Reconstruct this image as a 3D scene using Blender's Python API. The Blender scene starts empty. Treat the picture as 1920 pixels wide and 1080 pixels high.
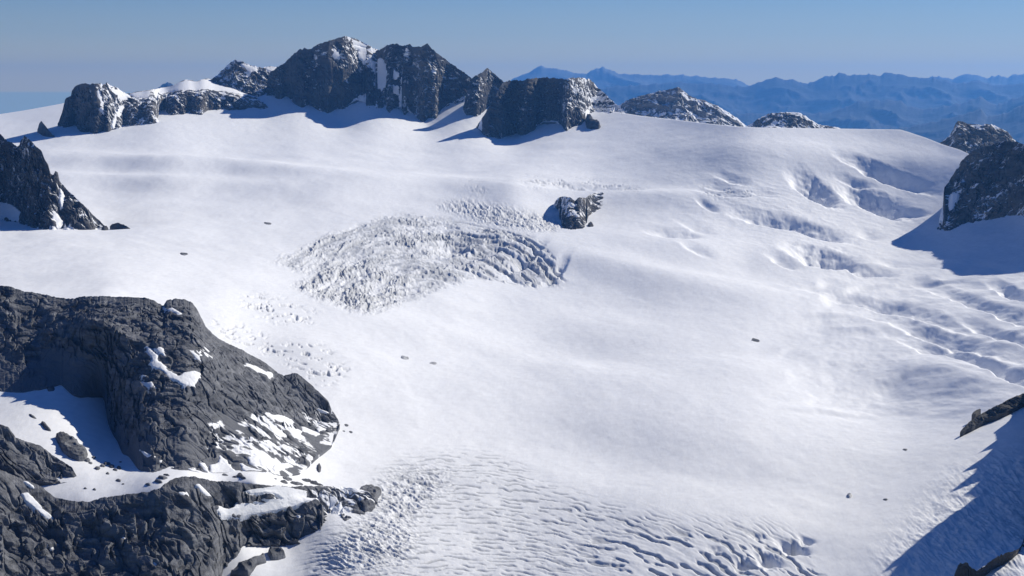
import bpy, math, time
import numpy as np
T0 = time.time()
F32 = np.float32
# ------------------------------------------------------------------ camera geometry
# The camera stands at the origin on a summit, level, looking along +Y (shifted lens).
# Photo coordinates (1920 x 1080) and a real distance in metres give a point in the world.
FPX, U0, VH = 3583.0, 960.0, 175.0
def unproj(u, v, d):
    return (u - U0) / FPX * d, d, -(v - VH) / FPX * d
def proj(x, y, z):
    y = np.maximum(y, 1.0)
    return U0 + FPX * x / y, VH - FPX * z / y

# ------------------------------------------------------------------ noise
def _hash(ix, iy, iz, seed):
    h = (ix.astype(np.uint32) * np.uint32(374761393) + iy.astype(np.uint32) * np.uint32(668265263)
         + iz.astype(np.uint32) * np.uint32(2147483647 - 5831) + np.uint32((seed * 362437 + 12345) & 0xffffffff))
    h = (h ^ (h >> np.uint32(13))) * np.uint32(1274126177)
    h = (h ^ (h >> np.uint32(16))) * np.uint32(2246822519)
    return h ^ (h >> np.uint32(15))
def n3(x, y, z, seed=0):
    x = np.asarray(x, F32); y = np.asarray(y, F32); z = np.asarray(z, F32)
    x, y, z = np.broadcast_arrays(x, y, z)
    fx, fy, fz = np.floor(x), np.floor(y), np.floor(z)
    ix, iy, iz = fx.astype(np.int32), fy.astype(np.int32), fz.astype(np.int32)
    x = x - fx; y = y - fy; z = z - fz
    sx = x * x * x * (x * (x * 6 - 15) + 10); sy = y * y * y * (y * (y * 6 - 15) + 10); sz = z * z * z * (z * (z * 6 - 15) + 10)
    out = 0
    for dx in (0, 1):
        wx = sx if dx else 1 - sx
        for dy in (0, 1):
            wy = sy if dy else 1 - sy
            for dz in (0, 1):
                wz = sz if dz else 1 - sz
                h = _hash(ix + dx, iy + dy, iz + dz, seed)
                gx = (h & np.uint32(255)).astype(F32) / 127.5 - 1
                gy = ((h >> np.uint32(8)) & np.uint32(255)).astype(F32) / 127.5 - 1
                gz = ((h >> np.uint32(16)) & np.uint32(255)).astype(F32) / 127.5 - 1
                out = out + wx * wy * wz * (gx * (x - dx) + gy * (y - dy) + gz * (z - dz))
    return out * 1.3
def n2(x, y, seed=0):
    x = np.asarray(x, F32); y = np.asarray(y, F32)
    x, y = np.broadcast_arrays(x, y)
    fx, fy = np.floor(x), np.floor(y)
    ix, iy = fx.astype(np.int32), fy.astype(np.int32)
    iz = np.zeros_like(ix)
    x = x - fx; y = y - fy
    sx = x * x * x * (x * (x * 6 - 15) + 10); sy = y * y * y * (y * (y * 6 - 15) + 10)
    out = 0
    for dx in (0, 1):
        wx = sx if dx else 1 - sx
        for dy in (0, 1):
            wy = sy if dy else 1 - sy
            h = _hash(ix + dx, iy + dy, iz, seed)
            gx = (h & np.uint32(255)).astype(F32) / 127.5 - 1
            gy = ((h >> np.uint32(8)) & np.uint32(255)).astype(F32) / 127.5 - 1
            out = out + wx * wy * (gx * (x - dx) + gy * (y - dy))
    return out * 1.4
def fbm3(x, y, z, o=4, seed=0, gain=.5):
    s, a = 0, 1.0
    for i in range(o):
        s = s + a * n3(x * 2.03 ** i, y * 2.03 ** i, z * 2.03 ** i, seed + i * 17); a *= gain
    return s
def fbm2(x, y, o=4, seed=0, gain=.5):
    s, a = 0, 1.0
    for i in range(o):
        s = s + a * n2(x * 2.03 ** i, y * 2.03 ** i, seed + i * 17); a *= gain
    return s
def ridge3(x, y, z, o=4, seed=0, gain=.55):
    s, a, w = 0, 1.0, 1.0
    for i in range(o):
        r = 1 - np.abs(n3(x * 2.07 ** i, y * 2.07 ** i, z * 2.07 ** i, seed + i * 31)) * 1.9
        r = r * np.abs(r)
        s = s + a * r * w; w = np.clip(r * 1.3, 0, 1); a *= gain
    return s
def ridge2(x, y, o=3, seed=0, gain=.55):
    s, a = 0, 1.0
    for i in range(o):
        r = 1 - np.abs(n2(x * 2.07 ** i, y * 2.07 ** i, seed + i * 31)) * 1.9
        s = s + a * r * np.abs(r); a *= gain
    return s
def sstep(a, b, x):
    t = np.clip((x - a) / (b - a), 0, 1)
    return t * t * (3 - 2 * t)
def blur(a, r, axis):
    if r < 1: return a
    k = 2 * r + 1
    p = [(0, 0)] * a.ndim; p[axis] = (r + 1, r)
    c = np.cumsum(np.pad(a, p, mode='edge').astype(np.float64), axis=axis)
    n = a.shape[axis]
    hi = np.take(c, np.arange(k, n + k), axis=axis); lo = np.take(c, np.arange(0, n), axis=axis)
    return (hi - lo) / k
def blur2(a, r, n=2):
    for _ in range(n):
        a = blur(blur(a, r, 0), r, 1)
    return a
def in_poly(u, v, poly):
    m = np.zeros(u.shape, bool)
    P = list(poly)
    us = [p[0] for p in P]; vs = [p[1] for p in P]
    box = (u >= min(us) - 1) & (u <= max(us) + 1) & (v >= min(vs) - 1) & (v <= max(vs) + 1)
    if not box.any(): return m
    x, y = u[box], v[box]
    c = np.zeros(x.shape, bool)
    for i in range(len(P)):
        x1, y1 = P[i]; x2, y2 = P[i - 1]
        if y1 == y2: continue
        c ^= ((y1 > y) != (y2 > y)) & (x < (x2 - x1) * (y - y1) / (y2 - y1) + x1)
    m[box] = c
    return m

# ------------------------------------------------------------------ the lie of the land
# survey points: photo position and distance (km); between them the ground is a thin-plate surface
CP = [(960,1080,2.2),(960,800,2.9),(960,600,3.9),(960,500,4.6),(960,420,5.1),(960,340,5.9),(960,262,7.6),(960,225,7.92),(960,190,8.02),(880,184,8.1),(683,191,8.1),(560,194,8.14),
 (960,1250,1.95),(700,1250,2.0),(1400,1250,1.88),(1690,1250,1.8),(2000,1250,1.68),
 (200,420,5.0),(200,540,3.35),(200,260,7.3),(200,300,6.75),(400,600,3.3),(400,520,3.85),(400,420,5.0),(400,320,6.5),(640,700,3.1),(640,600,3.6),(640,500,4.35),(640,420,5.05),
 (640,340,6.1),(640,262,7.4),(640,230,7.95),(640,200,8.1),(500,205,8.1),(500,175,8.24),(800,235,7.95),(800,200,8.08),(780,470,4.65),(780,560,4.0),
 (0,214,9.0),(0,250,7.9),(0,420,5.0),(0,540,3.4),(120,240,7.75),(300,230,7.6),(400,206,8.0),(120,195,8.9),
 (1400,1080,2.1),(1400,800,2.8),(1400,600,3.78),(1400,500,4.6),(1400,440,5.0),(1400,340,5.52),(1400,280,5.85),(1400,238,6.15),(1250,222,7.0),(1250,280,6.3),(1100,206,7.8),(1110,241,7.3),
 (1690,243,5.9),(1690,340,5.5),(1690,440,5.0),(1690,520,4.42),(1690,650,3.5),(1690,800,2.79),(1690,1080,2.0),
 (1900,300,5.2),(1900,430,4.65),(1900,520,4.02),(1900,650,3.22),(1900,800,2.55),(1900,950,2.12),(1900,1080,1.86),(1820,290,5.45),
 (0,733,2.62),(140,735,2.6),(220,850,2.43),(0,800,2.45),(100,900,2.29),(170,940,2.22),(300,915,2.22),(350,890,2.28),(480,910,2.3),(580,885,2.48),(600,960,2.36),(633,790,2.8),
 (480,800,2.74),(400,800,2.7),(300,800,2.64),(560,780,2.8),(300,1080,2.2),(0,1080,2.15),(100,1250,2.1),(500,960,2.37),(430,990,2.34),(540,1000,2.34),(450,1030,2.25),(640,1030,2.24),(640,880,2.55),
 (-600,214,9.0),(-600,420,5.2),(-600,733,2.7),(-600,1080,2.1),(2500,300,4.7),(2500,600,2.95),(2500,1080,1.7)]
_cx = np.array([(c[0] / 500., c[1] / 500.) for c in CP]); _cq = np.array([1 / c[2] for c in CP])
def _tps(r2): return np.where(r2 > 1e-12, r2 * np.log(np.maximum(r2, 1e-12)) * .5, 0)
_n = len(CP)
_A = np.zeros((_n + 3, _n + 3))
_A[:_n, :_n] = _tps(((_cx[:, None] - _cx[None]) ** 2).sum(-1)) + np.eye(_n) * 2e-3
_A[:_n, _n] = 1; _A[:_n, _n + 1:] = _cx
_A[_n:, :_n] = _A[:_n, _n:].T
_w = np.linalg.solve(_A, np.concatenate([_cq, [0, 0, 0]]))
def _qraw(u, v):
    u = np.asarray(u, float) / 500; v = np.asarray(v, float) / 500
    s = _w[_n] + _w[_n + 1] * u + _w[_n + 2] * v
    for i in range(_n):
        s = s + _w[i] * _tps((u - _cx[i, 0]) ** 2 + (v - _cx[i, 1]) ** 2)
    return s
_gu = np.arange(-900, 2901, 10.); _gv = np.arange(120, 1401, 5.)
_Q = _qraw(*np.meshgrid(_gu, _gv))
def dG(u, v):
    """distance (m) of the bare ground seen at photo position u, v"""
    u = np.clip(np.asarray(u, float), _gu[0], _gu[-1] - .01); v = np.clip(np.asarray(v, float), _gv[0], _gv[-1] - .01)
    a = (u - _gu[0]) / 10; b = (v - _gv[0]) / 5
    i = a.astype(int); j = b.astype(int); a = a - i; b = b - j
    q = (_Q[j, i] * (1 - a) + _Q[j, i + 1] * a) * (1 - b) + (_Q[j + 1, i] * (1 - a) + _Q[j + 1, i + 1] * a) * b
    return 1000.0 / np.maximum(q, .05)

# ------------------------------------------------------------------ scene helpers
scene = bpy.context.scene
COL = scene.collection
def set_attr(me, name, arr):
    a = me.attributes.new(name, 'FLOAT', 'POINT')
    a.data.foreach_set('value', np.ascontiguousarray(arr, F32).ravel())
def mesh_from(name, verts, quads, mat, attrs=None, parent=None, smooth=True):
    me = bpy.data.meshes.new(name)
    nv, nf = len(verts), len(quads)
    k = quads.shape[1]
    me.vertices.add(nv); me.vertices.foreach_set('co', np.ascontiguousarray(verts, F32).ravel())
    me.loops.add(nf * k); me.loops.foreach_set('vertex_index', np.ascontiguousarray(quads, np.int32).ravel())
    me.polygons.add(nf)
    me.polygons.foreach_set('loop_start', np.arange(0, nf * k, k, dtype=np.int32))
    me.polygons.foreach_set('use_smooth', np.full(nf, smooth, bool))
    me.update(calc_edges=True)
    for n, a in (attrs or {}).items(): set_attr(me, n, a)
    me.materials.append(mat)
    o = bpy.data.objects.new(name, me); COL.objects.link(o)
    if parent: o.parent = parent
    return o
def grid_quads(nr, nc, keep=None):
    i = np.arange(nr * nc, dtype=np.int64).reshape(nr, nc)
    q = np.stack([i[:-1, :-1], i[:-1, 1:], i[1:, 1:], i[1:, :-1]], -1)
    if keep is not None: q = q[keep]
    return q.reshape(-1, 4)
def grid_obj(name, X, Y, Z, mat, attrs=None, parent=None, keep=None, smooth=True):
    nr, nc = X.shape
    V = np.stack([X, Y, Z], -1).reshape(-1, 3)
    q = grid_quads(nr, nc, keep)
    attrs = {k: np.broadcast_to(a, X.shape).reshape(-1) for k, a in (attrs or {}).items()}
    if keep is not None:
        used = np.zeros(len(V), bool); used[q] = True
        idx = np.cumsum(used) - 1
        V = V[used]; q = idx[q]; attrs = {k: a[used] for k, a in attrs.items()}
    return mesh_from(name, V, q, mat, attrs, parent, smooth)
def tag(o, label=None, cat=None, group=None, kind=None):
    if label: o['label'] = label
    if cat: o['category'] = cat
    if group: o['group'] = group
    if kind: o['kind'] = kind
    return o

# ------------------------------------------------------------------ materials
def new_mat(name):
    m = bpy.data.materials.new(name); m.use_nodes = True
    nt = m.node_tree
    for n in list(nt.nodes): nt.nodes.remove(n)
    out = nt.nodes.new('ShaderNodeOutputMaterial')
    b = nt.nodes.new('ShaderNodeBsdfPrincipled')
    nt.links.new(b.outputs[0], out.inputs[0])
    return m, nt, b
def nd(nt, typ, **kw):
    n = nt.nodes.new(typ)
    for k, v in kw.items():
        if k in n.inputs.keys() if hasattr(n.inputs, 'keys') else False: n.inputs[k].default_value = v
        else: setattr(n, k, v)
    return n
def noise_node(nt, coord, scale, detail=5, rough=.6):
    n = nt.nodes.new('ShaderNodeTexNoise')
    n.inputs['Scale'].default_value = scale; n.inputs['Detail'].default_value = detail; n.inputs['Roughness'].default_value = rough
    nt.links.new(coord, n.inputs['Vector'])
    return n
def ramp(nt, fac, stops):
    r = nt.nodes.new('ShaderNodeValToRGB')
    e = r.color_ramp.elements
    while len(e) < len(stops): e.new(.5)
    for k, (p, c) in enumerate(stops):
        e[k].position = p; e[k].color = (*c, 1) if len(c) == 3 else c
    nt.links.new(fac, r.inputs[0])
    return r
def mix(nt, fac, a, b, mode='MIX'):
    m = nt.nodes.new('ShaderNodeMix'); m.data_type = 'RGBA'; m.blend_type = mode
    for s, v in ((m.inputs[0], fac), (m.inputs[6], a), (m.inputs[7], b)):
        if hasattr(v, 'is_output'): nt.links.new(v, s)
        elif isinstance(v, (int, float)): s.default_value = v
        else: s.default_value = (*v, 1)
    return m.outputs[2]
SNOW = (.84, .855, .885)
def snow_material(name, bump=.35, scale=.05, base=SNOW):
    m, nt, b = new_mat(name)
    g = nt.nodes.new('ShaderNodeNewGeometry')
    at = nt.nodes.new('ShaderNodeAttribute'); at.attribute_name = 'dirt_shade'
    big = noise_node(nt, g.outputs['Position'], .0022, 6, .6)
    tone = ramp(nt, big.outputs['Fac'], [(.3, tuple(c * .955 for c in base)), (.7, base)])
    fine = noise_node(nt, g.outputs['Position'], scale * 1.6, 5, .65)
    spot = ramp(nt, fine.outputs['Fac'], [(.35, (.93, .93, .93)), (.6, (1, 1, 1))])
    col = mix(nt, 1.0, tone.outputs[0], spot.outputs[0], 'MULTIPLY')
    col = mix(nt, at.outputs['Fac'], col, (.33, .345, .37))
    nt.links.new(col, b.inputs['Base Color'])
    b.inputs['Roughness'].default_value = .7
    b.inputs['Specular IOR Level'].default_value = .15
    bp = nt.nodes.new('ShaderNodeBump'); bp.inputs['Strength'].default_value = bump; bp.inputs['Distance'].default_value = 4.0
    st = nt.nodes.new('ShaderNodeMapping'); st.inputs['Scale'].default_value = (1, .35, 1); st.inputs['Rotation'].default_value = (0, 0, .35)
    nt.links.new(g.outputs['Position'], st.inputs['Vector'])
    bn = noise_node(nt, st.outputs[0], scale, 6, .6)
    nt.links.new(bn.outputs['Fac'], bp.inputs['Height'])
    nt.links.new(bp.outputs[0], b.inputs['Normal'])
    return m
def rock_material(name, dark, light, size, bump=.6, dist=None, warm=None):
    """size: metres of the main texture grain"""
    m, nt, b = new_mat(name)
    g = nt.nodes.new('ShaderNodeNewGeometry')
    a1 = noise_node(nt, g.outputs['Position'], 1 / (size * 3), 8, .65)
    mp = nt.nodes.new('ShaderNodeMapping'); mp.inputs['Scale'].default_value = (.25, .25, 1.6); mp.inputs['Rotation'].default_value = (.16, .1, 0)
    nt.links.new(g.outputs['Position'], mp.inputs['Vector'])
    a2 = noise_node(nt, mp.outputs[0], 1 / size, 5, .6)
    mpv = nt.nodes.new('ShaderNodeMapping'); mpv.inputs['Scale'].default_value = (1.3, 1.3, .3)
    nt.links.new(g.outputs['Position'], mpv.inputs['Vector'])
    a3 = noise_node(nt, mpv.outputs[0], 1 / size, 7, .7)
    c1 = ramp(nt, a1.outputs['Fac'], [(.32, dark), (.68, light)])
    c2 = ramp(nt, a2.outputs['Fac'], [(.36, (.58, .58, .59)), (.5, (.95, .95, .95)), (.64, (1.22, 1.21, 1.2))])
    col = mix(nt, 1.0, c1.outputs[0], c2.outputs[0], 'MULTIPLY')
    if warm:
        wv = noise_node(nt, g.outputs['Position'], 1 / (size * 7), 4, .5)
        wr = ramp(nt, wv.outputs['Fac'], [(.45, (0, 0, 0)), (.62, (1, 1, 1))])
        col = mix(nt, wr.outputs[0], col, warm)
    sc = nt.nodes.new('ShaderNodeAttribute'); sc.attribute_name = 'scree'
    col = mix(nt, sc.outputs['Fac'], col, tuple(.5 * (x + y) * .95 for x, y in zip(dark, light)))
    at = nt.nodes.new('ShaderNodeAttribute'); at.attribute_name = 'snow'
    col = mix(nt, at.outputs['Fac'], col, SNOW)
    nt.links.new(col, b.inputs['Base Color'])
    b.inputs['Roughness'].default_value = .9; b.inputs['Specular IOR Level'].default_value = .2
    add = nt.nodes.new('ShaderNodeMath'); add.operation = 'ADD'
    nt.links.new(a3.outputs['Fac'], add.inputs[0]); nt.links.new(a2.outputs['Fac'], add.inputs[1])
    sub = nt.nodes.new('ShaderNodeMath'); sub.operation = 'MULTIPLY_ADD'; sub.inputs[1].default_value = -.75; sub.inputs[2].default_value = 1.0
    mx = nt.nodes.new('ShaderNodeMath'); mx.operation = 'MAXIMUM'
    nt.links.new(sc.outputs['Fac'], mx.inputs[0]); nt.links.new(at.outputs['Fac'], mx.inputs[1])
    nt.links.new(mx.outputs[0], sub.inputs[0])
    mul = nt.nodes.new('ShaderNodeMath'); mul.operation = 'MULTIPLY'
    nt.links.new(add.outputs[0], mul.inputs[0]); nt.links.new(sub.outputs[0], mul.inputs[1])
    bp = nt.nodes.new('ShaderNodeBump'); bp.inputs['Strength'].default_value = bump
    bp.inputs['Distance'].default_value = dist or size * .6
    nt.links.new(mul.outputs[0], bp.inputs['Height']); nt.links.new(bp.outputs[0], b.inputs['Normal'])
    return m
M_ICE = snow_material('glacier_snow', .3, .045)
M_PATCH = snow_material('patch_snow', .3, .12)
M_NEAR = rock_material('slate_rock_near', (.08, .085, .098), (.195, .201, .218), 9)
M_FAR = rock_material('dark_rock_far', (.032, .036, .046), (.08, .082, .09), 24, warm=(.105, .098, .09))
M_GREY = rock_material('dirty_ice', (.38, .39, .41), (.5, .51, .53), 6, bump=.4)
M_PALE = rock_material('pale_limestone', (.11, .112, .12), (.23, .228, .232), 40)

# ------------------------------------------------------------------ glacier
def cols(u0, u1, step, far0, far1, fs):
    return np.concatenate([np.arange(far0, u0, fs), np.arange(u0, u1, step), np.arange(u1, far1 + 1, fs)])
def poly_lerp(P, u, k=1):
    P = sorted(P); return np.interp(u, [p[0] for p in P], [p[k] for p in P])
VTOP = [(-900,250),(-400,235),(0,214),(40,208),(80,201),(122,193),(200,192),(300,190),(400,186),(480,174),(520,174),(700,185),(900,190),(1000,195),(1100,204),(1120,206),(1150,209),(1200,217),
 (1280,226),(1330,232),(1380,237),(1420,239),(1500,240.2),(1600,241.6),(1688,243),(1705,248),(1735,258),(1765,270),(1800,281),(1822,291),(1850,293),(1900,300),(2900,360)]
gu = cols(-40, 1961, 1.25, -800, 2801, 10)
NR = 930
gt = np.linspace(0, 1, NR)
vt = poly_lerp(VTOP, gu)
U = np.broadcast_to(gu[None], (NR, len(gu))).copy()
V = vt[None] + (1290 - vt[None]) * gt[:, None]
D = 1000.0 / np.maximum(_qraw(U, V), .05)
X, Y, Z = unproj(U, V, D)
def gauss(u0, v0, su, sv, rot=0):
    c, s = math.cos(math.radians(rot)), math.sin(math.radians(rot))
    a = ((U - u0) * c + (V - v0) * s) / su; b = (-(U - u0) * s + (V - v0) * c) / sv
    return np.exp(-.5 * (a * a + b * b))
H = np.zeros_like(Z); DIRT_SHADE = np.zeros_like(Z)  # grey mix of dirty ice and crevasse shade put into the colour
# broad swells of the neve
H += 8.0 * fbm2(X / 420, Y / 620, 3, 3) * sstep(215, 300, V)
H += .9 * fbm2(X / 70 + Y / 300, Y / 130, 3, 9)
for (u0, v0, su, sv, rot, a) in [
    (430, 321, 230, 12, 4, 22), (760, 352, 180, 12, -2, 10), (1560, 300, 160, 20, 4, 12),
    (1180, 370, 120, 12, 2, 10), (1300, 470, 200, 18, 4, 10), (1640, 735, 130, 46, 6, -9), (1760, 700, 90, 18, 6, 8),
    (900, 640, 260, 26, 8, -8), (760, 610, 240, 22, 12, 9), (1150, 560, 160, 30, 14, -7), (1240, 520, 220, 16, 12, 9), (300, 345, 200, 9, 3, 10), (1430, 640, 240, 24, -4, -6), (1700, 610, 120, 22, -10, 9), (1250, 860, 300, 40, 10, -6), (560, 640, 60, 40, 40, 3)]:
    H += 1.9 * a * gauss(u0, v0, su, sv, rot)
# wind-sculpted waves on the right-hand flank
mk = sstep(1380, 1620, U) * sstep(455, 540, V) * (1 - sstep(740, 800, V))
ph = (V + .15 * (U - 1600) + 34 * fbm2(X / 240, Y / 300, 2, 21)) / 40
am = np.clip(.45 + 1.1 * fbm2(X / 150, Y / 220, 3, 23), 0, 1.2)
f_ = ph - np.floor(ph)
H += mk * 7.0 * am * (np.where(f_ < .7, sstep(0, .7, f_), 1 - sstep(.7, 1, f_)) - .5)
H += mk * 1.6 * fbm2(X / 40 + V / 60, V / 14, 3, 27)
# wind scoops: a long shaded slope that ends in a sharp sunlit lip
def scoop(u0, v0, L, W, rot, depth, lip=.25):
    """(u0,v0) middle of the shaded slope, L half length down the slope, W half width across, rot = direction of descent in the photo (deg, 90 = down)"""
    c, s = math.cos(math.radians(rot)), math.sin(math.radians(rot))
    a = ((U - u0) * c + (V - v0) * s) / L + .18 * fbm2(X / 34, Y / 60, 3, int(u0))
    b = (-(U - u0) * s + (V - v0) * c) / W + .2 * fbm2(X / 50, Y / 80, 3, int(v0))
    w = np.exp(-(np.abs(b) ** 2.2))
    prof = sstep(-1, .9, a + .25 * b * b) * (1 - sstep(.95, .95 + lip * 3, a + .25 * b * b))
    return -depth * w * prof * (1 + .1 * ridge2((U + .3 * V) / 40, (V - .15 * U) / 6, 2, 33))
for sc in [(1485, 1026, 10, 22, 110, 8), (1442, 1054, 9, 20, 110, 7), (1394, 1062, 9, 15, 110, 6), (1512, 1012, 5, 12, 110, 3), (1532, 352, 22, 34, 120, 24), (1635, 370, 22, 44, 112, 26), (1660, 328, 14, 60, 108, 13), (1445, 412, 14, 48, 100, 14), (1525, 428, 14, 50, 105, 15),
           (1540, 478, 22, 40, 100, 26), (1265, 440, 12, 34, 95, 9), (1630, 505, 10, 34, 100, 9), (1360, 362, 12, 40, 95, 7), (1905, 545, 14, 30, 110, 12),
           (1790, 660, 16, 70, 105, 9), (1880, 690, 16, 60, 110, 9), (1100, 352, 10, 80, 92, 8),
           (1715, 590, 14, 80, 105, 7), (1845, 570, 15, 70, 108, 9), (1770, 630, 15, 90, 105, 8), (1890, 628, 12, 60, 108, 7), (1600, 560, 12, 80, 102, 6)]:
    sc = list(sc); sc[2] *= .8; sc[3] *= 1.15; sc[5] *= 1.75; H += scoop(*sc)
_rng = np.random.RandomState(11)
for k in range(14):
    u_, v_ = _rng.uniform(1300, 1720), _rng.uniform(330, 520)
    if abs(v_ - 420 - .1 * (u_ - 1500)) > 95: continue
    H += scoop(u_, v_, _rng.uniform(5, 11), _rng.uniform(12, 34), _rng.uniform(95, 118), _rng.uniform(4, 10))
hm_ = gauss(1500, 410, 170, 70, 8)
H += hm_ * 1.0 * ridge2((U + .4 * V) / 40, (V - .12 * U) / 7, 3, 29)
# crevasses
def crevasse(phase, seg, lo, hi, width):
    """notches where the phase passes a whole number, broken into segments"""
    f = phase - np.floor(phase)
    n = sstep(0, .08, f) * (1 - sstep(width, width + .18, f))
    return n * sstep(lo, hi, seg)
def field(pts_in, soft=14):
    m = in_poly(U, V, pts_in).astype(F32)
    r = max(1, int(soft / 1.25))
    return blur2(m, r, 2)
# lower tongue: transverse crevasses bending down to the right
F1 = field([(560,1090),(600,1010),(700,950),(690,900),(740,855),(810,840),(900,835),(960,850),(1010,900),(1130,950),(1260,985),(1420,985),(1500,1010),(1540,1090),(1500,1300),(500,1300)], 16)
r1 = np.hypot(U - 800, V - 2080)
wob = 9 * fbm2(X / 60, Y / 120, 3, 41) + 4 * fbm2(X / 18, Y / 30, 2, 44)
sp = 10.5 + 5 * sstep(980, 1090, V)
seg = fbm2(X / 34 + 7, Y / 30, 3, 47)
al1 = np.arctan2(U - 800, 2080 - V) * 1050
seg = fbm2(al1 / 42, r1 / 9, 3, 47)
c1 = crevasse((r1 + .8 * wob) / 7.8, seg, -.22, .15, .3)
c2 = crevasse((r1 + 1.3 * wob) / 15.0 + .3, fbm2(al1 / 70, r1 / 20, 3, 53), -.02, .22, .45)
mixr = sstep(900, 1200, U) * sstep(960, 1040, V)
cr = (c1 * (1 - mixr) + c2 * mixr) * F1
H -= cr * (1.2 + 1.2 * mixr)
DIRT_SHADE = np.maximum(DIRT_SHADE, cr * .62 + F1 * .15)  # notches darkened as painted shade over a dirty-ice base
H += F1 * .7 * fbm2(al1 / 40, r1 / 12, 3, 57)
# broken edge where the tongue falls past the rock
F1b = field([(600,1075),(640,1010),(700,960),(690,915),(760,870),(850,880),(820,930),(760,990),(790,1010),(760,1060)], 18)
rb = ridge2((U + .9 * V) / 34, (V - .35 * U) / 8, 3, 61)
H += F1b * 2.6 * (rb - .7)
DIRT_SHADE = np.maximum(DIRT_SHADE, F1b * (.14 + .42 * fbm2(X / 60, Y / 60, 2, 64)) + F1b * .4 * sstep(.95, .35, rb + .5 * fbm2(X / 18, Y / 26, 2, 63)))
# big open holes at the bottom right
for (u0, v0, ru, rv, dp) in [(1485, 1032, 24, 14, 16), (1440, 1060, 22, 20, 12), (1392, 1066, 16, 20, 9), (1512, 1020, 12, 8, 7), (1420, 1010, 20, 7, 6), (1340, 1040, 20, 9, 4)]:
    rr = np.hypot((U - u0) / ru, (V - v0) / rv) + .3 * fbm2(X / 9, Y / 14, 2, int(u0))
    H -= .45 * dp * (1 - sstep(.3, 1.1, rr)); DIRT_SHADE = np.maximum(DIRT_SHADE, .25 * (1 - sstep(.5, 1.0, rr)))  # hole insides darkened too, shade put into the snow colour
# the icefall: arcs of seracs
F2 = field([(515,490),(560,470),(600,445),(660,425),(700,412),(770,402),(850,410),(930,425),(1000,455),(1050,500),(1062,525),(1030,530),(960,530),(890,515),(840,530),(800,550),(740,575),(700,595),(650,590),(600,570),(560,545),(530,545),(570,525),(600,510),(545,510)], 9)
F2 = F2 * sstep(.1, .62, F2 + .6 * fbm2(X / 75, Y / 130, 4, 76) + .08)
r2 = np.hypot((U - 790) / 1.35, V - 660)
al2 = np.arctan2((U - 790) / 1.35, 660 - V) * 190
wob2 = 8 * fbm2(X / 55, Y / 90, 3, 71) + 4 * fbm2(X / 14, Y / 40, 2, 73)
seg2 = fbm2(al2 / 40, r2 / 9, 3, 77)
c3 = crevasse((r2 + wob2) / 9.5, seg2, -.15, .15, .4)
ser = ridge2((al2 + 1.5 * wob2) / 62, (r2 + 1.2 * wob2) / 9.5, 4, 79, .5)
mid = fbm2(al2 / 55, (r2 + wob2) / 16, 3, 78)
ser2 = ridge2((U + 1.5 * wob2) / 7.5, (V + wob2) / 30, 3, 80, .55)
low = field([(530,545),(600,500),(660,475),(740,500),(790,540),(730,580),(690,600),(640,590),(560,550)], 16)
up = field([(740,430),(790,420),(850,425),(860,470),(830,480),(740,470)], 12)
mixl = np.clip(low + up, 0, 1)
sr = ser * (1 - mixl) + ser2 * mixl
H += F2 * ((3.4 * (sr - .7) * (1 + .5 * mixl) - 3.2 * c3 * (1 - .7 * mixl)) * np.clip(.75 + 1.1 * mid, .15, 1.5) + 4 * mid)
for q_ in [(850, 452, 16, 30, 80, 12), (980, 482, 12, 34, 60, 12), (905, 470, 10, 40, 75, 9), (1040, 505, 10, 24, 50, 9)]: H += scoop(*q_)
H -= up * F2 * 6
rt = F2 * (.45 + .55 * sstep(800, 880, U))
cl = crevasse((r2 + .9 * wob2) / 12.5, fbm2(al2 / 110, r2 / 9, 3, 87), -.2, .1, .5)
H -= rt * cl * 5.0
DIRT_SHADE = np.maximum(DIRT_SHADE, F2 * np.clip(.27 + .5 * c3 * (1 - .6 * mixl) + .55 * sstep(.85, .2, sr) + .45 * mid + .4 * cl * rt, 0, .75))
# the small step above and right of it
F3 = field([(810,388),(870,378),(940,385),(985,395),(1030,405),(1052,420),(1045,438),(1000,440),(960,430),(900,412),(860,398)], 7)
r3 = ridge2((U + .3 * V + wob2) / 24, (V - .28 * U + wob2) / 6, 3, 83)
H += F3 * 4.6 * (r3 - .7)
DIRT_SHADE = np.maximum(DIRT_SHADE, F3 * np.clip(.3 + .4 * sstep(.8, .2, r3) + .2 * fbm2(X / 26, Y / 40, 3, 85), 0, .6))
# faint crevasses and grey bands of dirty ice and painted shade on the open neve
for pts, spc, dp, sd in [([(970,335),(1180,345),(1210,365),(1100,360),(985,355)], 9, 6, 91), ([(1310,350),(1400,355),(1440,375),(1330,380)], 8, 5, 93), ([(880,350),(930,355),(900,366),(870,362)], 7, 6, 95),
                         ([(445,560),(500,565),(560,585),(600,600),(560,610),(500,600),(460,580)], 9, 10, 97), ([(385,600),(440,610),(520,650),(600,650),(660,690),(600,720),(520,670),(430,640)], 9, 8, 99)]:
    f = field(pts, 9)
    c = crevasse((V + .08 * U + 1.2 * wob2) / spc, fbm2(U / 34, V / 9, 3, sd), -.05, .25, .4)
    H -= f * c * dp * .5; DIRT_SHADE = np.maximum(DIRT_SHADE, f * (c * .4 + .06 + .12 * fbm2(U / 20, V / 8, 2, sd + 1)))
rr_ = field([(1640,1090),(1700,980),(1780,890),(1860,850),(1960,860),(1960,1090)], 30)
H += rr_ * (.6 * ridge2((U + .8 * V) / 60, (V - .9 * U) / 16, 4, 115) + 1.6 * fbm2(X / 16, Y / 34, 4, 117))
H *= sstep(-6, 26, V - vt[None])
Zg = Z + H
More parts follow.
